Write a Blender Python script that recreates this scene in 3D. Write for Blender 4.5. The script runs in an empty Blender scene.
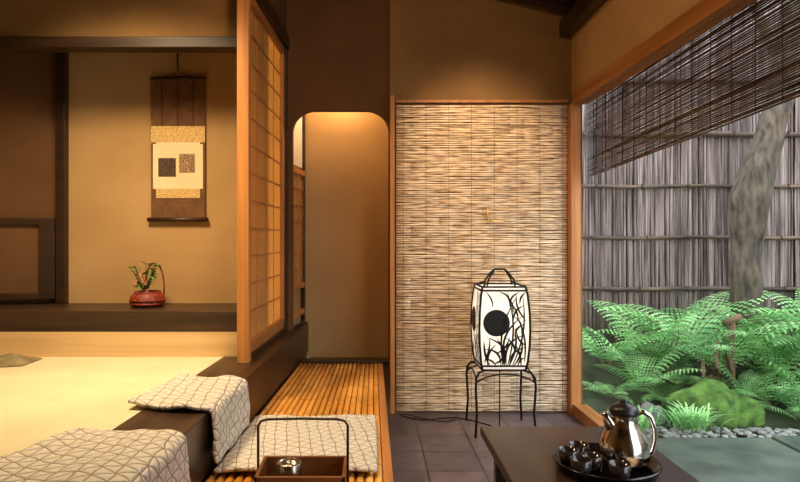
import bpy, bmesh, math, random
from mathutils import Vector, Matrix, noise
random.seed(7)
sc = bpy.context.scene
try:
    sc.view_settings.view_transform = 'Standard'
    sc.view_settings.look = 'None'
except Exception: pass

def C(r,g,b):
    f=lambda c:(c/255/12.92) if c/255<=0.04045 else ((c/255+0.055)/1.055)**2.4
    return (f(r),f(g),f(b),1)

# ---------------------------------------------------------------- materials
def M(name, c1, c2=None, rough=0.6, metal=0.0, scale=(5,5,5), nscale=1.0, bump=0.0, detail=4, spec=0.5,
      transl=0.0, emis=0.0, lo=0.35, hi=0.65, rnd=0.0):
    m=bpy.data.materials.new(name); m.use_nodes=True
    nt=m.node_tree; N=nt.nodes; L=nt.links
    b=N['Principled BSDF']; b.inputs['Roughness'].default_value=rough; b.inputs['Metallic'].default_value=metal
    b.inputs['Specular IOR Level'].default_value=spec
    c2=c2 or c1
    tc=N.new('ShaderNodeTexCoord'); mp=N.new('ShaderNodeMapping'); mp.inputs['Scale'].default_value=scale
    L.new(tc.outputs['Object'],mp.inputs[0])
    nz=N.new('ShaderNodeTexNoise'); nz.inputs['Scale'].default_value=nscale; nz.inputs['Detail'].default_value=detail
    L.new(mp.outputs[0],nz.inputs['Vector'])
    cr=N.new('ShaderNodeValToRGB'); cr.color_ramp.elements[0].position=lo; cr.color_ramp.elements[1].position=hi
    cr.color_ramp.elements[0].color=c1; cr.color_ramp.elements[1].color=c2
    L.new(nz.outputs[0],cr.inputs[0])
    out=cr.outputs[0]
    if rnd>0:
        g=N.new('ShaderNodeNewGeometry'); mr=N.new('ShaderNodeMapRange')
        mr.inputs['To Min'].default_value=1-rnd; mr.inputs['To Max'].default_value=1+rnd
        L.new(g.outputs['Random Per Island'],mr.inputs[0])
        mx=N.new('ShaderNodeVectorMath'); mx.operation='SCALE'
        L.new(out,mx.inputs[0]); L.new(mr.outputs[0],mx.inputs['Scale']); out=mx.outputs[0]
    L.new(out,b.inputs['Base Color'])
    if emis>0:
        L.new(out,b.inputs['Emission Color']); b.inputs['Emission Strength'].default_value=emis
    if bump>0:
        bp=N.new('ShaderNodeBump'); bp.inputs['Strength'].default_value=bump; bp.inputs['Distance'].default_value=0.01
        L.new(nz.outputs[0],bp.inputs['Height']); L.new(bp.outputs[0],b.inputs['Normal'])
    if transl>0:
        tr=N.new('ShaderNodeBsdfTranslucent'); ms=N.new('ShaderNodeMixShader'); ms.inputs[0].default_value=transl
        L.new(out,tr.inputs[0]); L.new(b.outputs[0],ms.inputs[1]); L.new(tr.outputs[0],ms.inputs[2])
        L.new(ms.outputs[0],N['Material Output'].inputs[0])
    return m

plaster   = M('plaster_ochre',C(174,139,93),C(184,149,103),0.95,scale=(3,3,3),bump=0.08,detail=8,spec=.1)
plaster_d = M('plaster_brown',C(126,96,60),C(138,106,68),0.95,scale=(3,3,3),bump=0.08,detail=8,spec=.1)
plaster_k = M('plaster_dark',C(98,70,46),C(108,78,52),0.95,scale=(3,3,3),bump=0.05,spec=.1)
white_pl  = M('plaster_white',C(225,215,195),C(235,225,205),0.9)
wood_o    = M('cedar_orange',C(172,110,52),C(200,134,68),0.5,scale=(30,30,1.2),bump=0.05)
wood_oy   = M('cedar_orange_long',C(146,92,46),C(178,118,62),0.5,scale=(30,1.2,30),bump=0.05)
wood_d    = M('wood_dark',C(38,22,12),C(56,34,19),0.45,scale=(2,1.5,25),bump=0.05)
wood_dy   = M('wood_dark_long',C(34,22,14),C(62,40,24),0.35,scale=(25,1.2,25),bump=0.05)
wood_dx   = M('wood_dark_cross',C(42,28,17),C(66,45,27),0.4,scale=(1.2,25,25),bump=0.05)
wood_pale = M('wood_pale',C(206,170,118),C(222,188,136),0.5,scale=(1.0,20,20),bump=0.03)
shoji_pap = M('shoji_paper',C(214,168,98),C(224,178,110),0.8,scale=(40,40,40),transl=0.5)
iron      = M('iron_black',C(22,18,16),C(34,27,22),0.55,0.6,scale=(40,40,40))
paper_w   = M('lamp_paper',C(238,232,220),C(246,240,230),0.85,scale=(20,20,20),transl=0.3,emis=0.42)  # emission put into the paper for a soft glow
bamboo_b  = M('bamboo_golden',C(190,126,46),C(230,170,84),0.3,scale=(6,2,6),rnd=0.18,bump=0.03)
bamboo_n  = M('bamboo_node',C(96,56,22),C(130,80,34),0.5)
reed      = M('reed_screen',C(182,150,116),C(238,214,180),0.3,scale=(12,50,60),detail=3,rnd=0.15,bump=0.1,lo=.34,hi=.58)
reed_back = M('reed_backing',C(100,72,50),C(116,86,60),0.8)
thread    = M('thread',C(60,42,28),C(80,58,38),0.9)
blind_m   = M('blind_reed',C(56,38,24),C(96,68,44),0.7,scale=(30,3,60),rnd=0.3)
fence_m   = M('fence_brushwood',C(72,60,56),C(164,148,142),0.9,scale=(30,30,2.2),rnd=0.4,bump=0.2,lo=.3,hi=.7,detail=6)
fence_b   = M('fence_backing',C(48,38,33),C(64,52,46),0.9)
rail_m    = M('fence_bamboo_rail',C(44,34,28),C(112,92,72),0.6,scale=(2,10,10))
bark      = M('bark',C(44,36,30),C(106,96,80),0.9,scale=(26,26,8),bump=0.8,detail=10,lo=.3,hi=.72)
moss      = M('moss',C(46,76,30),C(98,136,54),0.95,scale=(14,14,14),bump=0.6,detail=8)
soil      = M('garden_soil',C(26,30,18),C(54,66,38),0.95,scale=(6,6,6),bump=0.5,detail=8)
stone     = M('stone',C(96,98,92),C(150,152,146),0.8,scale=(8,8,8),bump=0.2,rnd=0.35)
slab      = M('stone_slab',C(50,60,52),C(86,96,84),0.55,scale=(4,4,4),bump=0.1)
fern_m    = M('fern_leaf',C(88,160,84),C(176,226,152),0.5,scale=(3,3,3),transl=0.3,rnd=0.35)
fern_d    = M('fern_leaf_deep',C(52,110,50),C(118,172,92),0.5,scale=(3,3,3),transl=0.3,rnd=0.35)
fern_st   = M('fern_stalk',C(86,80,40),C(110,104,54),0.6)
drybr     = M('dry_leaf',C(92,72,48),C(136,112,80),0.8)
lacq      = M('lacquer_black',C(16,12,11),C(24,18,15),0.18)
table_m   = M('table_wood',C(48,34,28),C(66,48,38),0.3,scale=(14,1.5,14))
copper    = M('kettle_metal',C(214,206,194),C(226,219,208),0.15,1.0,scale=(6,6,6))
steel     = M('cup_metal',C(170,160,140),C(200,188,168),0.25,1.0)
blkplast  = M('lid_black',C(24,20,18),C(32,27,24),0.35)
box_m     = M('tray_wood',C(96,58,30),C(132,84,46),0.4,scale=(3,20,20))
basket_m  = M('basket_red',C(82,24,12),C(150,56,30),0.5,scale=(60,60,90),bump=0.5)
leaf_m    = M('leaf_green',C(70,96,40),C(112,138,64),0.6,scale=(20,20,20))
flow_m    = M('flower_pink',C(206,120,92),C(230,160,130),0.7)
sc_br     = M('scroll_brown',C(96,62,34),C(112,76,44),0.85,scale=(30,30,30))
sc_gold   = M('scroll_brocade',C(176,136,72),C(222,192,128),0.7,scale=(150,150,150),lo=.45,hi=.55)
sc_pap    = M('scroll_paper',C(220,200,158),C(228,210,172),0.9)
sc_ink    = M('scroll_ink',C(52,38,30),C(96,72,54),0.9,scale=(220,220,220),lo=.45,hi=.55)
sc_ink2   = M('scroll_ink_light',C(86,64,44),C(176,148,110),0.9,scale=(220,220,220),lo=.45,hi=.55)
brass     = M('brass',C(230,200,130),C(240,210,140),0.3,1.0)
cloth_g   = M('cloth_olive',C(110,98,68),C(140,126,90),0.9,scale=(20,20,20))
glassdark = M('cup_dark_glass',C(40,32,30),C(60,50,46),0.08)

def tatami_mat():
    m=M('tatami',C(220,208,168),C(230,218,180),0.65,scale=(4,4,4)); nt=m.node_tree;N=nt.nodes;L=nt.links
    tc=N.new('ShaderNodeTexCoord'); w=N.new('ShaderNodeTexWave'); w.bands_direction='Y'; w.inputs['Scale'].default_value=22
    w.inputs['Distortion'].default_value=0.3
    w2=N.new('ShaderNodeTexWave'); w2.bands_direction='X'; w2.inputs['Scale'].default_value=22
    L.new(tc.outputs['Object'],w.inputs['Vector']);L.new(tc.outputs['Object'],w2.inputs['Vector'])
    ad=N.new('ShaderNodeMath');L.new(w.outputs['Fac'],ad.inputs[0]);L.new(w2.outputs['Fac'],ad.inputs[1])
    bp=N.new('ShaderNodeBump');bp.inputs['Strength'].default_value=.8;bp.inputs['Distance'].default_value=.005
    L.new(ad.outputs[0],bp.inputs['Height']);L.new(bp.outputs[0],N['Principled BSDF'].inputs['Normal'])
    return m
tatami=tatami_mat()
def tile_mat():
    m=bpy.data.materials.new('slate_tile');m.use_nodes=True;nt=m.node_tree;N=nt.nodes;L=nt.links;b=N['Principled BSDF']
    tc=N.new('ShaderNodeTexCoord');br=N.new('ShaderNodeTexBrick');br.offset=0.0
    br.inputs['Scale'].default_value=1;br.inputs['Brick Width'].default_value=.29;br.inputs['Row Height'].default_value=.29
    br.inputs['Mortar Size'].default_value=.006;br.inputs['Mortar Smooth'].default_value=.3
    br.inputs['Color1'].default_value=C(98,84,86);br.inputs['Color2'].default_value=C(80,70,73);br.inputs['Mortar'].default_value=C(44,36,35)
    L.new(tc.outputs['Object'],br.inputs['Vector'])
    nz=N.new('ShaderNodeTexNoise');nz.inputs['Scale'].default_value=9;nz.inputs['Detail'].default_value=8
    L.new(tc.outputs['Object'],nz.inputs['Vector'])
    mr=N.new('ShaderNodeMapRange');mr.inputs['To Min'].default_value=.4;mr.inputs['To Max'].default_value=1.6;L.new(nz.outputs[0],mr.inputs[0])
    s=N.new('ShaderNodeVectorMath');s.operation='SCALE';L.new(br.outputs[0],s.inputs[0]);L.new(mr.outputs[0],s.inputs['Scale'])
    L.new(s.outputs[0],b.inputs['Base Color']);b.inputs['Roughness'].default_value=.35
    bp=N.new('ShaderNodeBump');bp.inputs['Strength'].default_value=.3;bp.inputs['Distance'].default_value=.01
    L.new(nz.outputs[0],bp.inputs['Height']);L.new(bp.outputs[0],b.inputs['Normal'])
    return m
tile=tile_mat()
def quilt_mat():
    m=bpy.data.materials.new('quilted_cloth');m.use_nodes=True;nt=m.node_tree;N=nt.nodes;L=nt.links;b=N['Principled BSDF']
    uv=N.new('ShaderNodeUVMap'); uv.uv_map='UVMap'
    nz0=N.new('ShaderNodeTexNoise');nz0.inputs['Scale'].default_value=9;L.new(uv.outputs[0],nz0.inputs['Vector'])
    wv=N.new('ShaderNodeVectorMath');wv.operation='SCALE';wv.inputs['Scale'].default_value=.03;L.new(nz0.outputs['Color'],wv.inputs[0])
    ad=N.new('ShaderNodeVectorMath');L.new(uv.outputs[0],ad.inputs[0]);L.new(wv.outputs[0],ad.inputs[1])
    prev=None
    P=.048
    for k in range(3):
        a=math.radians(10+60*k)
        d=N.new('ShaderNodeVectorMath');d.operation='DOT_PRODUCT';d.inputs[1].default_value=(math.cos(a)/P,math.sin(a)/P,0);L.new(ad.outputs[0],d.inputs[0])
        fr=N.new('ShaderNodeMath');fr.operation='PINGPONG';fr.inputs[1].default_value=.5;L.new(d.outputs['Value'],fr.inputs[0])
        if prev is None: prev=fr.outputs[0]
        else:
            mn=N.new('ShaderNodeMath');mn.operation='MINIMUM';L.new(prev,mn.inputs[0]);L.new(fr.outputs[0],mn.inputs[1]);prev=mn.outputs[0]
    cr=N.new('ShaderNodeValToRGB');cr.color_ramp.elements[0].position=.02;cr.color_ramp.elements[1].position=.055
    cr.color_ramp.elements[0].color=C(136,120,104);cr.color_ramp.elements[1].color=C(206,199,186)
    L.new(prev,cr.inputs[0]);L.new(cr.outputs[0],b.inputs['Base Color']);b.inputs['Roughness'].default_value=.95
    nz=N.new('ShaderNodeTexNoise');nz.inputs['Scale'].default_value=110
    L.new(uv.outputs[0],nz.inputs['Vector'])
    mh=N.new('ShaderNodeMath');mh.operation='MULTIPLY_ADD';mh.inputs[1].default_value=.5
    pw=N.new('ShaderNodeMapRange');pw.inputs['From Max'].default_value=.18;L.new(prev,pw.inputs[0])
    L.new(nz.outputs[0],mh.inputs[0]);L.new(pw.outputs[0],mh.inputs[2])
    bp=N.new('ShaderNodeBump');bp.inputs['Strength'].default_value=.7;bp.inputs['Distance'].default_value=.008
    L.new(mh.outputs[0],bp.inputs['Height']);L.new(bp.outputs[0],b.inputs['Normal'])
    return m
quilt=quilt_mat()
def glass_mat():
    m=bpy.data.materials.new('window_glass');m.use_nodes=True;nt=m.node_tree;N=nt.nodes;L=nt.links
    N.remove(N['Principled BSDF']);t=N.new('ShaderNodeBsdfTransparent');g=N.new('ShaderNodeBsdfGlossy');g.inputs['Roughness'].default_value=.02
    ms=N.new('ShaderNodeMixShader');ms.inputs[0].default_value=.015
    L.new(t.outputs[0],ms.inputs[1]);L.new(g.outputs[0],ms.inputs[2]);L.new(ms.outputs[0],N['Material Output'].inputs[0]);return m
glass=glass_mat()

# ---------------------------------------------------------------- builder
class B:
    def __init__(s): s.v=[];s.f=[];s.m=[];s.sm=[];s.mats=[];s.M=Matrix.Identity(4)
    def mi(s,m):
        if m not in s.mats: s.mats.append(m)
        return s.mats.index(m)
    def add(s,vs,fs,m,smooth=False):
        o=len(s.v); s.v+=[tuple(s.M@Vector(p)) for p in vs]; k=s.mi(m)
        for f in fs: s.f.append(tuple(i+o for i in f)); s.m.append(k); s.sm.append(smooth)
    def box(s,x0,x1,y0,y1,z0,z1,m):
        vs=[(x,y,z) for z in(z0,z1) for y in(y0,y1) for x in(x0,x1)]
        s.add(vs,[(0,2,3,1),(4,5,7,6),(0,1,5,4),(2,6,7,3),(0,4,6,2),(1,3,7,5)],m)
    def prism(s,pts,z0,z1,m):
        n=len(pts); vs=[(x,y,z0) for x,y in pts]+[(x,y,z1) for x,y in pts]
        fs=[tuple(range(n))[::-1],tuple(range(n,2*n))]+[(i,(i+1)%n,n+(i+1)%n,n+i) for i in range(n)]
        s.add(vs,fs,m)
    def prism_y(s,pts,y0,y1,m): # pts (x,z)
        n=len(pts); vs=[(x,y0,z) for x,z in pts]+[(x,y1,z) for x,z in pts]
        fs=[tuple(range(n)),tuple(range(n,2*n))[::-1]]+[((i+1)%n,i,n+i,n+(i+1)%n) for i in range(n)]
        s.add(vs,fs,m)
    def tube(s,pts,r,m,seg=8,cap=True):
        pts=[Vector(p) for p in pts]; n=len(pts)
        if not isinstance(r,(list,tuple)): r=[r]*n
        vs=[];up=None
        for i,p in enumerate(pts):
            t=(pts[min(i+1,n-1)]-pts[max(i-1,0)]).normalized()
            if up is None:
                up=Vector((0,0,1)) if abs(t.z)<.9 else Vector((1,0,0))
            up=(up-t*up.dot(t)); up=up.normalized() if up.length>1e-4 else t.orthogonal().normalized()
            a=t.cross(up).normalized(); b=up
            for k in range(seg):
                th=2*math.pi*k/seg; vs.append(p+(a*math.cos(th)+b*math.sin(th))*r[i])
        fs=[]
        for i in range(n-1):
            for k in range(seg):
                fs.append((i*seg+k,i*seg+(k+1)%seg,(i+1)*seg+(k+1)%seg,(i+1)*seg+k))
        if cap: fs+= [tuple(range(seg))[::-1],tuple(range((n-1)*seg,n*seg))]
        s.add(vs,fs,m,True)
    def lathe(s,prof,c,m,seg=32):
        vs=[]
        for r,z in prof:
            for k in range(seg):
                th=2*math.pi*k/seg; vs.append((c[0]+r*math.cos(th),c[1]+r*math.sin(th),c[2]+z))
        fs=[(i*seg+k,i*seg+(k+1)%seg,(i+1)*seg+(k+1)%seg,(i+1)*seg+k) for i in range(len(prof)-1) for k in range(seg)]
        s.add(vs,fs,m,True)
    def obj(s,name,bevel=0,parent=None,sub=0):
        me=bpy.data.meshes.new(name); me.from_pydata(s.v,[],s.f)
        for m in s.mats: me.materials.append(m)
        for p,k,sm in zip(me.polygons,s.m,s.sm): p.material_index=k; p.use_smooth=sm
        me.update()
        bm=bmesh.new();bm.from_mesh(me);bmesh.ops.recalc_face_normals(bm,faces=bm.faces);bm.to_mesh(me);bm.free()
        o=bpy.data.objects.new(name,me); sc.collection.objects.link(o)
        if bevel:
            md=o.modifiers.new('bevel','BEVEL');md.width=bevel;md.segments=2;md.limit_method='ANGLE';md.angle_limit=.9
        if sub:
            md=o.modifiers.new('sub','SUBSURF');md.levels=sub;md.render_levels=sub
        if parent: o.parent=parent
        return o
def empty(name,loc=(0,0,0)):
    e=bpy.data.objects.new(name,None); e.location=(0,0,0); e.empty_display_size=.1; sc.collection.objects.link(e); return e

kx=lambda y:-.59+.05*(y-2.48)      # outer edge of step beam
ix=lambda y:-.80+.057*(y-3.34)     # inner edge (tatami side)
SK=.045
sx=lambda y:-.64+SK*(y-3.23)      # shoji plane
ZT=.55; ZB=.33

# ---------------------------------------------------------------- room shell
b=B(); b.box(-.60,1.45,-1.2,4.25,-.08,0,tile); b.obj('floor')
b=B(); b.prism([(-3.2,-1.2),(ix(-1.2),-1.2),(ix(3.37),3.37),(-3.2,3.37)],0,ZT,tatami); b.obj('floor_tatami')
b=B()
b.prism([(kx(-1.2),-1.2),(kx(4.75),4.75),(ix(4.75),4.75),(ix(-1.2),-1.2)],.33,ZT+.003,wood_dy)
b.prism([(kx(-1.2)-.015,-1.2),(kx(4.75)-.015,4.75),(ix(4.75),4.75),(ix(-1.2),-1.2)],0,.33,wood_dy)
b.obj('trim_step_beam',bevel=.004)
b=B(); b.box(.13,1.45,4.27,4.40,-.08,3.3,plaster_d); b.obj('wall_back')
b=B()
x0,x1,zt,r=-.545,.122,2.078,.15
pts=[(-.75,ZB),(-.75,3.6),(.13,3.6),(.13,ZB),(x1,ZB)]
for k in range(9):
    a=math.pi/2*k/8; pts.append((x1-r+r*math.cos(a),zt-r+r*math.sin(a)))
for k in range(9):
    a=math.pi/2+math.pi/2*k/8; pts.append((x0+r+r*math.cos(a),zt-r+r*math.sin(a)))
pts.append((x0,ZB))
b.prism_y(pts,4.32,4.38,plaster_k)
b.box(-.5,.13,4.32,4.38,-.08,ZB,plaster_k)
b.obj('wall_back_arch')
b=B(); b.box(-.49,.125,4.31,4.40,ZB-.03,ZB+.012,wood_dx); b.obj('trim_arch_sill',bevel=.003)
b=B(); b.box(-.75,.35,4.75,4.85,0,3.3,plaster); b.obj('wall_corridor_back')
b=B(); b.box(.25,.35,4.40,4.75,0,3.3,plaster); b.obj('wall_corridor_right')
b=B(); b.box(-.46,.25,4.40,4.75,.18,.28,wood_dx); b.obj('floor_corridor')
b=B(); b.box(-.75,.35,4.38,4.85,2.75,2.83,wood_dx); b.obj('ceiling_corridor')
b=B(); b.prism([(-.575,4.38),(-.53,4.75),(-.6,4.75),(-.64,4.38)],ZT,2.75,plaster); b.obj('wall_corridor_left')
b=B()
b.M=Matrix.Translation((-.573,4.385,0))@Matrix.Rotation(-math.atan2(.043,.365),4,'Z')
b.box(0,.012,.0,.36,1.72,2.4,white_pl)
b.box(0,.012,.0,.36,.85,1.66,shoji_pap)
for z in (1.66,.82,.62): b.box(0,.03,0,.36,z,z+.04,wood_o)
for y in (0,.17,.335): b.box(0,.025,y,y+.022,.85,1.68,wood_o)
for i in range(6): b.box(0,.02,0,.36,.95+i*.12,.962+i*.12,wood_o)
b.box(0,.03,.335,.365,.56,2.7,wood_d)
b.obj('window_1',bevel=.001)
b=B(); b.box(.130,.160,4.215,4.27,0,2.16,wood_o); b.obj('trim_1',bevel=.003)
b=B(); b.box(.168,1.34,4.235,4.27,2.115,2.135,wood_oy); b.obj('trim_2',bevel=.002)
b=B(); b.box(1.345,1.41,4.18,4.27,0,2.10,wood_o); b.obj('trim_corner_post',bevel=.004)
b=B(); b.box(1.375,1.45,-1.2,4.27,2.17,3.0,plaster); b.box(1.375,1.45,-1.2,.5,-.08,2.17,plaster); b.obj('wall_right')
b=B(); b.box(1.355,1.45,.5,4.18,2.09,2.17,wood_oy); b.box(1.36,1.45,.5,4.18,0,.075,wood_oy)
b.box(1.36,1.43,.5,.56,.075,2.09,wood_o)
b.box(1.404,1.408,.56,4.18,.075,2.09,glass)
b.obj('window_2')
b=B(); b.box(-3.3,-3.2,-1.2,3.6,0,4.0,plaster); b.obj('wall_left')
b=B(); b.box(-3.3,1.45,-1.3,-1.2,-.08,4.0,plaster); b.obj('wall_front')
def cz(x): return 2.74+.25*(1.373-x)
b=B(); b.prism_y([(-3.3,cz(-3.3)),(1.75,cz(1.75)),(1.75,cz(1.75)+.06),(-3.3,cz(-3.3)+.06)],-1.3,4.9,wood_dx); b.obj('ceiling')
b=B()
for i in range(13):
    y=-.9+i*.42
    b.prism_y([(-3.2,cz(-3.2)-.05),(1.37,cz(1.37)-.05),(1.37,cz(1.37)),(-3.2,cz(-3.2))],y,y+.05,wood_d)
b.obj('ceiling_rafters')
b=B(); b.box(1.29,1.372,-1.2,4.265,2.57,2.68,wood_dy); b.obj('trim_ceiling_beam',bevel=.004)

# ---------------------------------------------------------------- tokonoma
b=B(); b.prism([(-1.9,3.77),(sx(3.77)-.05,3.77),(sx(3.77)-.05,3.87),(-1.9,3.87)],ZT,3.9,plaster); b.obj('wall_alcove_back')
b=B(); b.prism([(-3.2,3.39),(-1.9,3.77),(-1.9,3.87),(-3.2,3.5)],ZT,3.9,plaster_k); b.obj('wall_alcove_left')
b=B(); b.box(-1.885,-1.83,3.715,3.77,.80,2.5,wood_d); b.obj('trim_alcove_post',bevel=.004)
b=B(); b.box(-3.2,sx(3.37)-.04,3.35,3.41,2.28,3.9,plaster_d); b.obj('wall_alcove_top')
b=B(); b.box(-3.2,sx(3.37)-.04,3.33,3.43,2.215,2.275,wood_dx); b.obj('trim_alcove_lintel',bevel=.004)
b=B(); b.prism([(-3.19,3.375),(sx(3.37)-.045,3.375),(sx(3.77)-.05,3.765),(-1.9,3.765),(-3.19,3.385)],.685,.80,wood_dx); b.obj('alcove_platform',bevel=.005)
b=B(); b.box(-3.19,sx(3.37)-.045,3.372,3.42,ZT-.03,.685,wood_pale); b.obj('trim_alcove_base')
b=B()
d=(Vector((-1.9,3.77,0))-Vector((-3.2,3.39,0))).normalized()
ang=math.atan2(d.y,d.x)
b.M=Matrix.Translation((-1.90,3.75,0))@Matrix.Rotation(ang,4,'Z')
b.box(-1.1,0,-.035,-.008,1.275,1.315,wood_dx); b.box(-1.1,0,-.035,-.008,.83,.87,wood_dx)
b.box(-.085,0,-.037,-.006,.83,1.315,wood_d); b.box(-1.1,-.02,-.012,-.004,.86,1.28,plaster_k)
b.obj('alcove_low_screen',bevel=.003)

# hanging scroll
X0,X1=-1.325,-1.0; Y=3.752
b=B()
def sp(z0,z1,m,dx=0,dy=0): b.box(X0+dx,X1-dx,Y-.003-dy,Y-dy,z0,z1,m)
sp(1.30,2.15,sc_br); sp(1.77,1.868,sc_gold,.0,.0015); sp(1.435,1.77,sc_pap,.03,.0015); sp(1.435,1.49,sc_gold,.03,.0025)
sp(1.49,1.76,sc_pap,.012,.002)
b.box(-1.28,-1.175,Y-.008,Y-.006,1.565,1.675,sc_ink); b.box(-1.155,-1.06,Y-.008,Y-.006,1.59,1.70,sc_ink2)
for x in(-1.26,-1.165,-1.07): 
    b.box(x-.004,x+.004,Y-.007,Y-.004,1.87,2.14,sc_ink)
b.tube([(X0-.02,Y-.006,1.305),(X1+.02,Y-.006,1.305)],.013,wood_d,10)
b.tube([(X0-.005,Y-.006,2.155),(X1+.005,Y-.006,2.155)],.007,wood_d,8)
b.tube([(X0+.07,Y-.006,2.16),(-1.165,Y-.006,2.195),(X1-.07,Y-.006,2.16)],.002,thread,5)
b.tube([(-1.165,Y-.004,2.19),(-1.165,Y-.004,2.42)],.006,wood_d,6)
b.obj('hanging_scroll')

# flower basket
def leaf(bd,p,d,L,w,m,droop=.3):
    d=Vector(d).normalized(); s=d.cross(Vector((0,0,1)))
    s=s.normalized() if s.length>.01 else Vector((1,0,0)); p=Vector(p); vs=[];fs=[]
    n=5
    for i in range(n+1):
        t=i/n; c=p+d*L*t-Vector((0,0,droop*L*t*t)); ww=w*math.sin(math.pi*min(max(t,.04),.97))**.8
        vs+=[c+s*ww,c-s*ww]
    for i in range(n): fs.append((2*i,2*i+1,2*i+3,2*i+2))
    bd.add(vs,fs,m,True)
e=empty('flower_basket')
b=B(); cx,cy,cz0=-1.285,3.58,.80
b.lathe([(0,0.002),(.085,.002),(.098,.03),(.094,.06),(.07,.085),(.062,.085),(.085,.055),(.08,.02),(0,.02)],(cx,cy,cz0),basket_m,28)
for z,rr in((.02,.095),(.04,.099),(.085,.07)):
    b.tube([(cx+rr*math.cos(t*math.pi/12),cy+rr*math.sin(t*math.pi/12),cz0+z) for t in range(25)],.005,basket_m,6,False)
b.tube([(cx+.04+.055*math.cos(t),cy,cz0+.07+.18*max(0,math.sin(t))**.7) for t in [math.pi*k/20 for k in range(21)]],.005,basket_m,8)
b.obj('basket',parent=e)
b=B()
for i in range(34):
    a=random.uniform(0,6.28); h=random.uniform(.04,.18); q=(cx-.025+.045*math.cos(a)*h/.1,cy+.03*math.sin(a),cz0+.07+h)
    b.tube([(cx-.01,cy,cz0+.06),q],.002,leaf_m,5)
    for k in range(3):
        aa=a+random.uniform(-1.5,1.5); leaf(b,q,(math.cos(aa),math.sin(aa),random.uniform(0,.9)),random.uniform(.03,.055),.012,leaf_m)
for i in range(7):
    q=Vector((cx-.04+random.uniform(-.03,.06),cy-.05,cz0+.12+random.uniform(-.04,.1)))
    for k in range(6):
        aa=k*1.047; leaf(b,q,(math.cos(aa),-.4,math.sin(aa)),.016,.007,flow_m,0)
b.obj('flowers',parent=e)

# folded cloth at far left of tatami
b=B()
n=16;vs=[];fs=[];mj=9
for i in range(n+1):
    for j in range(mj+1):
        u=i/n;v=j/mj; vs.append((-2.12+.37*u,3.10+.20*v-.03*math.sin(u*4),ZT+.004+.045*math.sin(math.pi*u)**.5*math.sin(math.pi*v)**.6+.012*math.sin(u*14+v*6)*math.sin(math.pi*u)*math.sin(math.pi*v)))
for i in range(n):
    for j in range(mj): k=i*(mj+1)+j; fs.append((k,k+1,k+mj+2,k+mj+1))
b.add(vs,fs,cloth_g,True); b.obj('folded_cloth')

# ---------------------------------------------------------------- shoji
ang=-math.atan(SK); SM=Matrix.Translation((sx(3.2)-.035,3.2,0))@Matrix.Rotation(ang,4,'Z')
b=B(); b.M=SM
Ls=1.08; z0,z1=.585,2.50
b.box(-.012,.048,-.005,.055,ZT+.003,3.15,wood_o)
b.box(0,.035,.055,.095,z0,z1,wood_o); b.box(0,.035,Ls-.045,Ls-.005,z0,z1,wood_o)
b.box(0,.035,.055,Ls-.005,z0,z0+.06,wood_oy); b.box(0,.035,.055,Ls-.005,z1-.05,z1,wood_oy)
b.box(.008,.011,.09,Ls-.04,z0+.05,z1-.04,shoji_pap)
for i in range(1,12):
    z=z0+.06+(z1-.05-z0-.06)*i/12; b.box(.011,.018,.09,Ls-.04,z-.004,z+.004,wood_oy)
for i in range(1,4):
    y=.095+(Ls-.14)*i/4; b.box(.011,.016,y-.004,y+.004,z0+.05,z1-.04,wood_o)
b.obj('shoji_screen',bevel=.001)
b=B(); b.M=SM
b.box(-.01,.045,.056,Ls+.04,ZT+.003,z0,wood_dy); b.box(-.01,.06,.056,Ls+.04,z1,z1+.09,wood_dy)
b.box(-.005,.05,Ls,Ls+.035,z0,z1,wood_d)
b.obj('trim_shoji_track',bevel=.002)
b=B(); b.M=SM
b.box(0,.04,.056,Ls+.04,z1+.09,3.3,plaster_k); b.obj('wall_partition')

# ---------------------------------------------------------------- reed wall screen
e=empty('reed_wall_screen')
b=B(); z=.012; 
while z<2.10:
    r=random.uniform(.0045,.0085); nn=13
    pts=[(.172+(1.34-.172)*i/(nn-1),4.247+random.uniform(-.0015,.0015),z+r+random.uniform(-.0026,.0026)) for i in range(nn)]
    cut=sorted(random.sample(range(1,nn-1),3)); seq=[0]+cut+[nn-1]
    for a,c in zip(seq[:-1],seq[1:]):
        seg=pts[a:c+1]; b.tube(seg,[r*random.uniform(.8,1.08) for _ in seg],reed,6)
    z+=2*r+.0008
b.obj('reeds',parent=e)
b=B(); b.box(.17,1.342,4.256,4.268,0,2.115,reed_back)
for i in range(8):
    x=.22+i*.155; b.tube([(x,4.2375,.02),(x,4.2375,2.1)],.001,thread,5)
b.obj('backing',parent=e)
b=B(); b.tube([(.79,4.236,1.40),(.79,4.225,1.37),(.79,4.215,1.325),(.795,4.215,1.31),(.88,4.215,1.305),(.91,4.215,1.315)],.007,brass,6)
b.tube([(.79,4.245,1.395),(.79,4.22,1.395)],.006,brass,8); b.obj('wall_hook')

# ---------------------------------------------------------------- bench
b=B(); n=19; by0,by1=1.35,4.30; R_=.045
bl=lambda y: kx(y)+.004
for i in range(n):
    def bxp(y): w=(R_-bl(y))/n; return bl(y)+w*(i+.5), w*.5
    off=random.uniform(.1,.32); k=by0+off; nodes=[]
    while k<by1-.03: nodes.append(k); k+=random.uniform(.26,.34)
    seq=[(by0,.94)]
    for q in nodes: seq+=[(q-.012,.93),(q,1.0),(q+.012,.93)]
    seq.append((by1,.94)); top=ZB
    b.tube([(bxp(q)[0],q,top-bxp(q)[1]) for q,_ in seq],[a*bxp(q)[1] for q,a in seq],bamboo_b,10)
    for q in nodes: x,r=bxp(q); b.tube([(x,q-.002,top-r),(x,q+.002,top-r)],r*1.03,bamboo_n,10)
for y in (1.5,2.4,3.3,4.15): b.box(bl(y)+.01,R_,y,y+.05,ZB-.07,ZB-.036,wood_dx)
b.box(R_,R_+.035,by0,by1,ZB-.065,ZB-.004,wood_oy)
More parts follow.
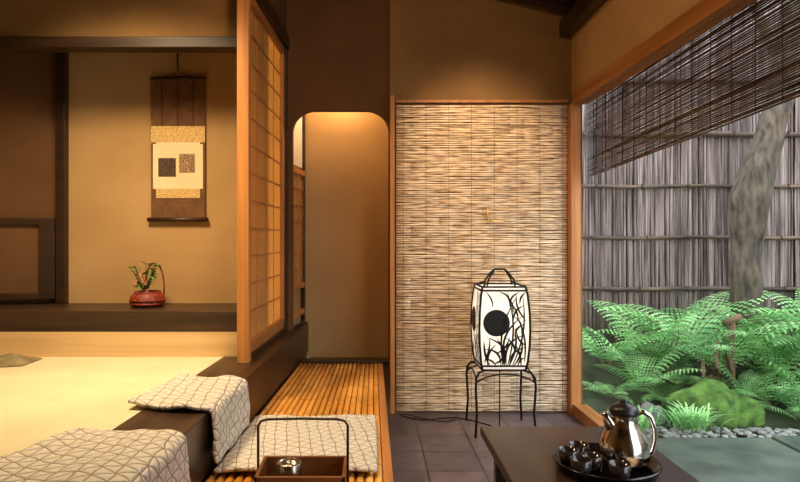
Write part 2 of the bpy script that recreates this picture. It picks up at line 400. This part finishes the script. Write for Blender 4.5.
for y in (1.5,2.9,4.2):
    b.box(R_-.045,R_,y,y+.05,0,ZB-.07,wood_d); b.box(bl(y)+.03,bl(y)+.075,y,y+.05,0,ZB-.07,wood_d)
b.box(R_-.02,R_-.005,1.4,4.28,0.0,ZB-.072,wood_d)
b.obj('bamboo_bench')

# ---------------------------------------------------------------- quilted mats
def sheet(name,fn,nu,nv,LU,LV,th=.018):
    vs=[];fs=[]
    for i in range(nu+1):
        for j in range(nv+1): vs.append(fn(i/nu,j/nv))
    for i in range(nu):
        for j in range(nv): k=i*(nv+1)+j; fs.append((k,k+nv+1,k+nv+2,k+1))
    me=bpy.data.meshes.new(name); me.from_pydata(vs,[],fs); me.materials.append(quilt)
    uv=me.uv_layers.new(name='UVMap')
    for lp in me.loops:
        i,j=divmod(lp.vertex_index,nv+1); uv.data[lp.index].uv=(i/nu*LU,j/nv*LV)
    for p in me.polygons: p.use_smooth=True
    o=bpy.data.objects.new(name,me); sc.collection.objects.link(o)
    md=o.modifiers.new('s','SOLIDIFY');md.thickness=th;md.offset=-1
    md=o.modifiers.new('sub','SUBSURF');md.levels=1;md.render_levels=2
    return o
def draped(n_l,f_l,n_f,f_f,hang,seed):
    R=.035; zt=ZT+.028
    def fn(u,v):
        l=Vector(n_l).lerp(Vector(f_l),v); f=Vector(n_f).lerp(Vector(f_f),v)
        edge=kx(f.y)+.028
        Lt=edge-R-l.x; La=R*math.pi/2; Lh=hang; s=u*(Lt+La+Lh)
        if s<Lt: x=l.x+s; z=zt; 
        elif s<Lt+La: a=(s-Lt)/R; x=edge-R+R*math.sin(a); z=zt-R+R*math.cos(a)
        else: q=s-Lt-La; x=edge+.07*q; z=zt-R-q
        t=min(1,s/Lt); y=l.y*(1-t)+f.y*t
        wob=.009*math.sin(9*u+seed+3*v)*math.sin(7*v+seed)+.004*math.sin(23*u+9*v+seed)
        if s<Lt: z+=abs(wob)
        else: x+=abs(wob)
        return (x,y+.010*math.sin(11*u+seed),z)
    return fn
sheet('quilted_mat',draped((-.92,2.33),(-.863,2.80),(-.597,2.265),(-.577,2.76),.17,1.0),28,20,.5,.48)
sheet('quilted_mat',draped((-1.16,1.45),(-.95,2.03),(-.64,1.42),(-.61,2.0),.17,2.3),28,20,.62,.56,.022)
def flat(u,v):
    x=-.575+.60*u+.03*v*(1-u); y=2.25+.68*v+.02*u*(v)+.010*math.sin(9*u); 
    return (x,y,ZB+.028+.009*abs(math.sin(6*u+4*v)*math.sin(5*v+2)))
sheet('quilted_mat',flat,24,24,.6,.68,.02)

# ---------------------------------------------------------------- handled tray box
e=empty('handled_tray')
b=B(); x0,x1,y0,y1=-.375,-.082,1.99,2.19; zz=ZB+.002
hb=.10
b.box(x0,x1,y0,y1,zz,zz+.012,box_m)
b.box(x0,x1,y0,y0+.012,zz,zz+hb,box_m);b.box(x0,x1,y1-.012,y1,zz,zz+hb,box_m)
b.box(x0,x0+.012,y0,y1,zz,zz+hb,box_m);b.box(x1-.012,x1,y0,y1,zz,zz+hb,box_m)
b.obj('box',bevel=.003,parent=e)
b=B(); ym=(y0+y1)/2
b.tube([(x0-.004,ym,zz+.03),(x0-.004,ym,zz+.235),(x0+.006,ym,zz+.25),(x0+.03,ym,zz+.256),((x0+x1)/2,ym,zz+.258),(x1-.03,ym,zz+.256),(x1-.006,ym,zz+.25),(x1+.004,ym,zz+.235),(x1+.004,ym,zz+.03)],.0045,wood_d,8)
b.obj('handle',parent=e)
b=B(); c=(-.275,2.09,zz+.012)
b.lathe([(0,0),(.037,0),(.042,.04),(.042,.098),(.038,.102),(.036,.101),(.036,.092),(.012,.094),(.012,.10),(0,.102)],c,steel,24)
b.obj('tea_tin',parent=e)

# ---------------------------------------------------------------- table
b=B(); tx0,tx1,ty0,ty1,tz=.433,1.01,1.25,2.47,.45
b.box(tx0,tx1,ty0,ty1,tz-.035,tz,table_m)
for x in (tx0+.04,tx1-.09):
    for y in (ty0+.05,ty1-.12): b.box(x,x+.05,y,y+.05,0,tz-.035,table_m)
for y in(ty0+.06,ty1-.11): b.box(tx0+.09,tx1-.09,y,y+.03,tz-.09,tz-.035,table_m)
for x in(tx0+.05,tx1-.08): b.box(x,x+.03,ty0+.1,ty1-.12,tz-.09,tz-.035,table_m)
b.obj('low_table',bevel=.004)
b=B(); c=(.755,2.0,tz)
b.lathe([(0,0.001),(.15,.001),(.163,.03),(.166,.032),(.163,.036),(.156,.034),(.146,.008),(0,.008)],c,lacq,48); b.obj('round_tray')
e=empty('metal_kettle'); c=(.822,2.02,tz+.009)
b=B()
b.lathe([(0,0),(.05,0),(.064,.006),(.074,.026),(.077,.050),(.073,.080),(.062,.106),(.050,.126),(.042,.142),(.040,.158),(.043,.170)],c,copper,40)
b.tube([(c[0]+p[0],c[1]+p[1],c[2]+p[2]) for p in [(-.026,0,.112),(-.046,0,.135),(-.056,0,.155),(-.064,0,.172)]],[.026,.02,.014,.009],copper,14)
b.obj('body',parent=e)
b=B(); b.lathe([(.044,.167),(.047,.176),(.042,.190),(.028,.198),(.014,.200),(.012,.204),(.014,.210),(.009,.214),(0,.215)],c,blkplast,32)
b.obj('lid',parent=e)
b=B(); b.tube([(c[0]+p[0],c[1]+p[1],c[2]+p[2]) for p in [(.038,-.005,.168),(.058,-.01,.176),(.080,-.012,.162),(.094,-.014,.125),(.096,-.012,.085),(.088,-.01,.05),(.070,-.008,.038)]],[.008,.008,.009,.009,.009,.008,.007],copper,12)
b.obj('handle',parent=e)
for i,(x,y) in enumerate([(.645,2.03),(.695,2.08),(.700,1.975),(.655,1.94),(.76,1.90)]):
    b=B(); b.lathe([(0,0),(.024,0),(.030,.02),(.033,.05),(.0315,.05),(.028,.02),(.02,.006),(0,.006)],(x,y,tz+.009),glassdark,28); b.obj('tea_cup')

# ---------------------------------------------------------------- andon lamp
e=empty('andon_lantern'); LX,LY=.80,3.87
b=B()
levels=[(.40,.128),(.45,.138),(.55,.147),(.65,.150),(.75,.147),(.85,.138),(.90,.128)]
vs=[];fs=[]
for z,h in levels:
    vs+=[(LX-h,LY-h,z),(LX+h,LY-h,z),(LX+h,LY+h,z),(LX-h,LY+h,z)]
for i in range(len(levels)-1):
    for k in range(4): fs.append((4*i+k,4*i+(k+1)%4,4*i+4+(k+1)%4,4*i+4+k))
b.add(vs,fs,paper_w); b.obj('paper_shade',parent=e)
b=B()
for sx_,sy_ in((-1,-1),(1,-1),(1,1),(-1,1)):
    b.tube([(LX+sx_*(h+.002),LY+sy_*(h+.002),z) for z,h in levels],.007,iron,6)
    b.tube([(LX+sx_*.12,LY+sy_*.12,.395),(LX+sx_*.155,LY+sy_*.155,.39),(LX+sx_*.175,LY+sy_*.175,.36),(LX+sx_*.178,LY+sy_*.178,.30),(LX+sx_*.17,LY+sy_*.17,.15),(LX+sx_*.18,LY+sy_*.18,.008)],.0075,iron,8)
for z,h in((.40,.131),(.90,.131),(.425,.136),(.878,.136)):
    q=[(LX-h,LY-h,z),(LX+h,LY-h,z),(LX+h,LY+h,z),(LX-h,LY+h,z)]
    for k in range(4): b.tube([q[k],q[(k+1)%4]],.006,iron,6)
for k in range(4):
    A=[(-1,-1),(1,-1),(1,1),(-1,1)][k];D=[(1,-1),(1,1),(-1,1),(-1,-1)][k]
    P=[]
    for t in range(13):
        u=t/12;h=.172;P.append((LX+h*(A[0]*(1-u)+D[0]*u),LY+h*(A[1]*(1-u)+D[1]*u),.335+.05*math.sin(math.pi*u)**.7))
    b.tube(P,.005,iron,6)
for y in(-.045,.045):
    b.tube([(LX-.085,LY+y,.90),(LX-.08,LY+y,.935),(LX-.045,LY+y*.5,.985),(LX-.03,LY,1.0),(LX+.03,LY,1.0),(LX+.045,LY+y*.5,.985),(LX+.08,LY+y,.935),(LX+.085,LY+y,.90)],.006,iron,8)
b.tube([(LX-.085,LY-.045,.93),(LX+.085,LY-.045,.93)],.004,iron,6)
for s in(-1,1):
    b.tube([(LX+s*.128,LY-.128,.9),(LX+s*.085,LY-.045,.92)],.005,iron,6);b.tube([(LX+s*.128,LY+.128,.9),(LX+s*.085,LY+.045,.92)],.005,iron,6)
b.obj('iron_frame',parent=e)
def hw(z):
    for (a,ha),(c_,hc) in zip(levels[:-1],levels[1:]):
        if a<=z<=c_: return ha+(hc-ha)*(z-a)/(c_-a)
    return .128
def pattern(face):
    b=B()
    def P(u,z):
        h=hw(z)+.004
        return {0:(LX+u,LY-h,z),1:(LX-h,LY-u,z),2:(LX-u,LY+h,z),3:(LX+h,LY+u,z)}[face]
    n=20;vs=[];fs=[];cu,czz,R=-.050,.685,.080
    for i in range(n+1):
        a=-math.pi/2+math.pi*i/n; z=czz+R*math.sin(a); w=R*math.cos(a); vs+=[P(cu-w,z),P(cu+w,z)]
    for i in range(n): fs.append((2*i,2*i+1,2*i+3,2*i+2))
    b.add(vs,fs,iron)
    def blade(u0,z0,u1,z1,bend,w):
        n=12;vs=[];fs=[]
        dx,dz=u1-u0,z1-z0; L=math.hypot(dx,dz); nx,nz=dz/L,-dx/L
        for i in range(n+1):
            t=i/n;bb=bend*math.sin(math.pi*t);u=u0+dx*t+nx*bb;z=z0+dz*t+nz*bb
            ww=w*(math.sin(math.pi*(.1+.88*t)))+.0008
            cl=lambda q:max(-.128,min(.128,q))
            vs+=[P(cl(u-nx*ww),z-nz*ww),P(cl(u+nx*ww),z+nz*ww)]
        for i in range(n): fs.append((2*i,2*i+1,2*i+3,2*i+2))
        b.add(vs,fs,iron)
    for a in [(.0,.43,.12,.74,-.06,.006),(.01,.43,.122,.62,-.05,.007),(.03,.43,.125,.54,-.03,.006),(.0,.43,-.11,.60,.05,.007),(-.02,.43,-.122,.53,.035,.006),
              (-.01,.43,.07,.84,-.045,.0055),(.02,.43,.02,.87,.03,.005),(.05,.43,.11,.85,.03,.005),(-.05,.43,-.12,.47,.01,.005),(-.01,.43,-.05,.60,.02,.006),(.03,.43,.06,.66,.02,.006),
              (.08,.43,.125,.48,-.01,.005),(.06,.6,.12,.68,-.02,.006),(.05,.7,.115,.79,-.02,.006),(.03,.78,.09,.87,-.02,.005),(.03,.8,-.03,.87,.02,.005),(.1,.62,.05,.73,.02,.005),
              (-.09,.43,-.125,.58,-.01,.006),(-.10,.43,-.05,.56,-.02,.006),(.06,.43,.10,.60,.02,.006),(.10,.43,.06,.56,.01,.006),(-.05,.5,.03,.60,.015,.006),(.06,.5,.0,.6,.02,.005),
              (.125,.7,.07,.86,-.02,.005),(.125,.55,.07,.64,-.015,.005),(-.07,.78,-.11,.87,.01,.004),(.09,.80,.127,.87,-.01,.005),(-.06,.44,.0,.5,.012,.006),
              (-.12,.45,-.09,.60,.01,.005),(.12,.45,.09,.70,.015,.005),(.05,.75,.02,.84,.01,.005),(.08,.7,.04,.8,.01,.005)]:
        blade(*a)
    return b.obj('iron_pattern',parent=e)
for k in range(4): pattern(k)
b=B(); b.tube([(.20,4.17,.006),(.26,4.10,.006),(.36,4.06,.006),(.47,4.10,.006),(.56,4.12,.006),(.66,4.05,.006),(.75,3.95,.006),(LX,LY,.006),(LX,LY,.40)],.004,iron,6); b.tube([(.22,4.2,.006),(.32,4.12,.006),(.42,4.04,.006),(.5,4.03,.006),(.56,4.09,.006)],.003,iron,6); b.obj('cord',parent=e)

# ---------------------------------------------------------------- blind
b=B(); z=1.61; 
while z<2.66:
    pts=[(1.50+random.uniform(-.002,.002),y,z+random.uniform(-.0015,.0015)+(4.3-y)*.04*(2.66-z)/1.05) for y in (4.32,3.5,2.7,1.9,1.0,.4)]
    b.tube(pts,random.uniform(.0034,.0048),blind_m,4); z+=.0104
for i in range(24):
    y=.5+i*.16; b.tube([(1.495,y,1.61+(4.3-y)*.04),(1.495,y,2.66)],.0025,thread,4)
b.obj('reed_blind')

# ---------------------------------------------------------------- garden
ZG=-.06
def gz(x,y):
    t=max(0,min(1,(y-4.15)/.9)); t=t*t*(3-2*t)
    return ZG-.02+.30*t+(.06*noise.noise(Vector((x*2,y*2,0))) if y>4.15 else 0)
b=B(); n=60;vs=[];fs=[]
for i in range(n+1):
    for j in range(n+1):
        x=1.46+5.5*i/n;y=-1.5+7.6*j/n; vs.append((x,y,gz(x,y)))
for i in range(n):
    for j in range(n): k=i*(n+1)+j; fs.append((k,k+1,k+n+2,k+n+1))
b.add(vs,fs,soil,True); b.obj('garden_ground')
b=B()
for (x0,x1,y0,y1) in [(1.5,2.45,2.9,3.82),(1.5,2.5,1.6,2.87),(2.48,3.9,2.9,3.86),(2.53,3.9,1.6,2.87)]:
    b.box(x0,x1,y0,y1,ZG-.03,ZG+.03,slab)
b.obj('stone_paving',bevel=.01)
e=empty('brushwood_fence')
b=B(); x=1.46
while x<6.6:
    r=random.uniform(.007,.015); yy=5.62+random.uniform(-.01,.01)
    b.tube([(x,yy,ZG),(x+random.uniform(-.01,.01),yy,.8),(x+random.uniform(-.01,.01),yy,1.5),(x+random.uniform(-.01,.01),yy,2.3),(x+random.uniform(-.01,.01),yy,3.6)],r,fence_m,5); x+=r*1.55
b.box(1.46,6.6,5.64,5.67,ZG,3.55,fence_b)
b.obj('brushwood',parent=e)
b=B()
for z,r in((.735,.02),(1.195,.016),(1.655,.016),(2.12,.024),(2.6,.02)):
    b.tube([(1.46+i*.25,5.585,z+.006*math.sin(i*1.3)) for i in range(21)],[r*(1.1 if i%2 else .92) for i in range(21)],rail_m,8)
    for i in range(12):
        x=1.6+i*.42+random.uniform(-.04,.04); b.tube([(x,5.585-r*1.15,z+r*1.2),(x,5.585-r*1.15,z-r*1.2)],.006,fence_b,5); b.tube([(x-.012,5.585-r*1.15,z+r),(x+.02,5.585-r*1.15,z-r*1.8)],.004,fence_b,5)
b.obj('rails',parent=e)
b=B(); y=-1.5
while y<5.6:
    r=random.uniform(.01,.016); b.tube([(6.6,y,ZG),(6.6,y,3.6)],r,fence_m,5); y+=r*1.7
b.box(6.61,6.65,-1.5,5.6,ZG,3.55,fence_b); b.obj('brushwood_side',parent=e)
# tree
b=B()
tp=[(3.04,5,0.1),(3.04,5,.35),(3.03,5,.61),(3.0,5,1.015),(3.03,5,1.3),(3.04,5,1.5),(3.09,5,1.68),(3.17,5,1.9),(3.27,5,2.22),(3.35,5,2.78),(3.44,5.05,3.5)]
tp2=[];rr=[]
R0=[.20,.14,.118,.112,.126,.158,.140,.112,.100,.085,.07]
for i in range(len(tp)-1):
    for k in range(4):
        t=k/4;p=Vector(tp[i]).lerp(Vector(tp[i+1]),t);tp2.append(p+Vector((noise.noise(p*4)*.025,noise.noise(p*4+Vector((5,5,5)))*.02,0)));rr.append((R0[i]*(1-t)+R0[i+1]*t)*(1+.12*noise.noise(p*5)))
b.tube(tp2,rr,bark,18)
b.tube([(3.0,5,1.35),(2.93,4.97,1.5),(2.92,4.96,1.58)],[.10,.07,.035],bark,10)
for a in (0,1.2,2.3,3.5,4.6,5.5):
    b.tube([(3.04,5,.42),(3.04+.13*math.cos(a),5+.13*math.sin(a),.28),(3.04+.28*math.cos(a),5+.26*math.sin(a),.16)],[.06,.055,.03],bark,8)
b.tube([(3.28,5,2.6),(3.1,5,3.0),(2.9,5,3.5)],[.05,.04,.02],bark,10)
b.tube([(3.33,5,2.7),(3.6,4.9,3.1),(3.9,4.8,3.5)],[.05,.04,.02],bark,10)
b.obj('tree_trunk',sub=1)
# ferns
def fern_mesh(seed,leafmat,nf=10,L0=.55,e0=68):
    rnd=random.Random(seed); b=B()
    for f in range(nf):
        az=2*math.pi*f/nf+rnd.uniform(-.35,.35); L=L0*rnd.uniform(.7,1.12); e=math.radians(e0+rnd.uniform(-20,10)); drop=math.radians(rnd.uniform(50,90))
        n=18; p=Vector((.02*math.cos(az),.02*math.sin(az),0)); P=[p.copy()];D=[]
        for i in range(n):
            t=i/n; el=e-drop*t**1.2; d=Vector((math.cos(az)*math.cos(el),math.sin(az)*math.cos(el),math.sin(el))); D.append(d); p=p+d*L/n; P.append(p.copy())
        D.append(D[-1])
        b.tube(P,[.0045*(1-.8*i/n) for i in range(n+1)],fern_st,4)
        side=Vector((-math.sin(az),math.cos(az),0))
        for i in range(3,n+1):
            t=i/n; prof=math.sin(math.pi*min(1,(t-.08)/.92)**.75)**.8 if t<1 else .05
            pl=.25*L*max(.06,prof)
            d=D[i]
            for s in(-1,1):
                dd=(side*s+d*.4).normalized(); wv=d; vs=[];fs=[];m=5
                for k in range(m+1):
                    q=P[i]+dd*pl*k/m-Vector((0,0,1))*pl*.25*(k/m)**2; vs.append(q)
                base=len(vs)
                for k in range(m):
                    q=(vs[k]+vs[k+1])/2; ww=.0175*L/.6*(1-.75*k/m)
                    vs.append(q+(wv+dd*.35)*ww); vs.append(q-(wv-dd*.35)*ww)
                    fs.append((k,k+1,base+2*k)); fs.append((k+1,k,base+2*k+1))
                b.add(vs,fs,leafmat)
    me_o=b.obj('fern_tmp'); me=me_o.data; bpy.data.objects.remove(me_o); return me
FM=[fern_mesh(1,fern_m,8,.74,64),fern_mesh(2,fern_m,8,.82,62),fern_mesh(3,fern_d,9,.60,58),fern_mesh(4,fern_m,9,.58,48)]
spots=[(2.0,4.62,.75,0),(1.85,4.9,.7,1),(2.2,4.9,.9,0),(2.64,4.72,.95,1),(2.48,5.0,1.1,1),(3.0,4.62,.8,0),(3.3,4.75,1.0,1),(3.65,4.6,1.0,0),
       (2.75,5.0,1.0,1),(3.45,5.0,1.1,1),(3.8,4.9,1.1,1),(2.85,4.42,.7,3),(3.15,4.38,.75,0),(2.32,4.66,.6,3),(4.15,4.5,1.0,0),(4.3,4.9,1.1,1),(3.5,4.3,.75,3),(1.76,4.55,.5,3),
       (2.1,4.45,.5,2),(2.68,4.46,.55,0),(3.9,4.3,.8,2),(2.3,4.8,.8,2),(3.1,4.8,.9,2),(2.95,4.25,.5,0)]
for i,(x,y,s,k) in enumerate(spots):
    o=bpy.data.objects.new('fern',FM[k]); sc.collection.objects.link(o); o.location=(x,y,gz(x,y)); o.scale=(s,s,s*1.08); o.rotation_euler=(0,0,i*1.3)
def blob(name,c,r,m,seed,amp=.25):
    bm=bmesh.new(); bmesh.ops.create_icosphere(bm,subdivisions=4,radius=1)
    for v in bm.verts:
        k=1+amp*noise.noise(v.co*1.7+Vector((seed,0,0)))+amp*.3*noise.noise(v.co*6+Vector((seed,0,0)))
        v.co=Vector((v.co.x*r[0]*k,v.co.y*r[1]*k,v.co.z*r[2]*k))
    me=bpy.data.meshes.new(name);bm.to_mesh(me);bm.free();me.materials.append(m)
    for p in me.polygons:p.use_smooth=True
    o=bpy.data.objects.new(name,me);o.location=c;sc.collection.objects.link(o);return o
blob('moss_mound',(2.36,4.32,ZG+.02),(.34,.14,.22),moss,1)
blob('garden_rock',(1.66,4.24,ZG),(.1,.08,.09),stone,3)
blob('garden_rock',(1.93,4.28,ZG),(.09,.08,.12),stone,9)
b=B()
for i in range(260):
    x=random.uniform(1.55,3.6);y=random.uniform(3.9,4.09); r=random.uniform(.012,.032); q=(x,y,ZG+r*.4-.01)
    b.lathe([(0,-.5*r),(r*.8,-.3*r),(r,0.05*r),(r*.7,.45*r),(0,.55*r)],q,stone,7)
b.obj('pebbles')
b=B()
for i in range(210):
    cx=random.choice((1.75,2.02,2.08,2.10)); a=random.uniform(0,6.28); L=random.uniform(.16,.36)
    leaf(b,(cx+random.gauss(0,.06),4.06+random.gauss(0,.03),ZG),(math.cos(a)*.6,math.sin(a)*.6,1),L,.006,fern_m,.45)
b.obj('grass_tuft')
b=B()
for i in range(16):
    a=random.uniform(0,6.28); leaf(b,(2.50+random.gauss(0,.05),4.48,.2+random.uniform(0,.26)),(math.cos(a)*.4,math.sin(a)*.3,-1),.13,.014,drybr,.1)
b.tube([(2.50,4.48,0),(2.50,4.48,.46)],.005,drybr,5)
b.obj('dry_fern')
b=B(); b.tube([(2.64,4.55,.0),(2.64,4.55,.62)],.022,drybr,10); b.tube([(2.57,4.53,.57),(2.70,4.55,.62)],.022,drybr,10); b.obj('bamboo_water_spout')

# ---------------------------------------------------------------- lights
def area(name,loc,tgt,size,pw,col,spread=180):
    l=bpy.data.lights.new(name,'AREA'); l.energy=pw;l.color=col;l.size=size;l.spread=math.radians(spread)
    o=bpy.data.objects.new(name,l);o.location=loc
    d=Vector(tgt)-Vector(loc);o.rotation_euler=d.to_track_quat('-Z','Y').to_euler();sc.collection.objects.link(o);return o
def point(name,loc,pw,col,r=.06):
    l=bpy.data.lights.new(name,'POINT');l.energy=pw;l.color=col;l.shadow_soft_size=r
    o=bpy.data.objects.new(name,l);o.location=loc;sc.collection.objects.link(o);return o
def spot(name,loc,tgt,pw,col,deg,r=.1):
    l=bpy.data.lights.new(name,'SPOT');l.energy=pw;l.color=col;l.shadow_soft_size=r;l.spot_size=math.radians(deg);l.spot_blend=1
    o=bpy.data.objects.new(name,l);o.location=loc
    d=Vector(tgt)-Vector(loc);o.rotation_euler=d.to_track_quat('-Z','Y').to_euler();sc.collection.objects.link(o);return o
area('tatami_room_lamp',(-1.25,2.55,2.7),(-1.2,2.9,0),.4,40,(1,.75,.44),120)
point('corridor_lamp',(-.22,4.53,2.28),12,(1,.66,.32))
spot('screen_lamp',(.55,3.1,2.75),(.74,4.25,1.65),125,(1,.70,.42),56)
area('room_lamp',(.0,2.0,2.9),(.1,3.6,1.2),.3,15,(1,.64,.34))
spot('bench_fill',(-.1,1.7,2.75),(-.35,2.9,.3),64,(1,.70,.38),70)  # unseen spot added to brighten the bamboo slats
point('lantern_fill',(LX,LY,.66),2.0,(1,.86,.66),.04)  # warm light added inside the shade for glow on the reeds
w=bpy.data.worlds.new('World');sc.world=w;w.use_nodes=True
bg=w.node_tree.nodes['Background'];bg.inputs[0].default_value=(.84,.92,1,1);bg.inputs[1].default_value=5.0
# ---------------------------------------------------------------- camera
cam=bpy.data.cameras.new('Camera');cam.lens=28;cam.sensor_width=36;cam.shift_x=.03625;cam.shift_y=-.005;cam.clip_start=.05
co=bpy.data.objects.new('Camera',cam);co.location=(0,0,1.2);co.rotation_euler=(math.pi/2,0,0);sc.collection.objects.link(co);sc.camera=co
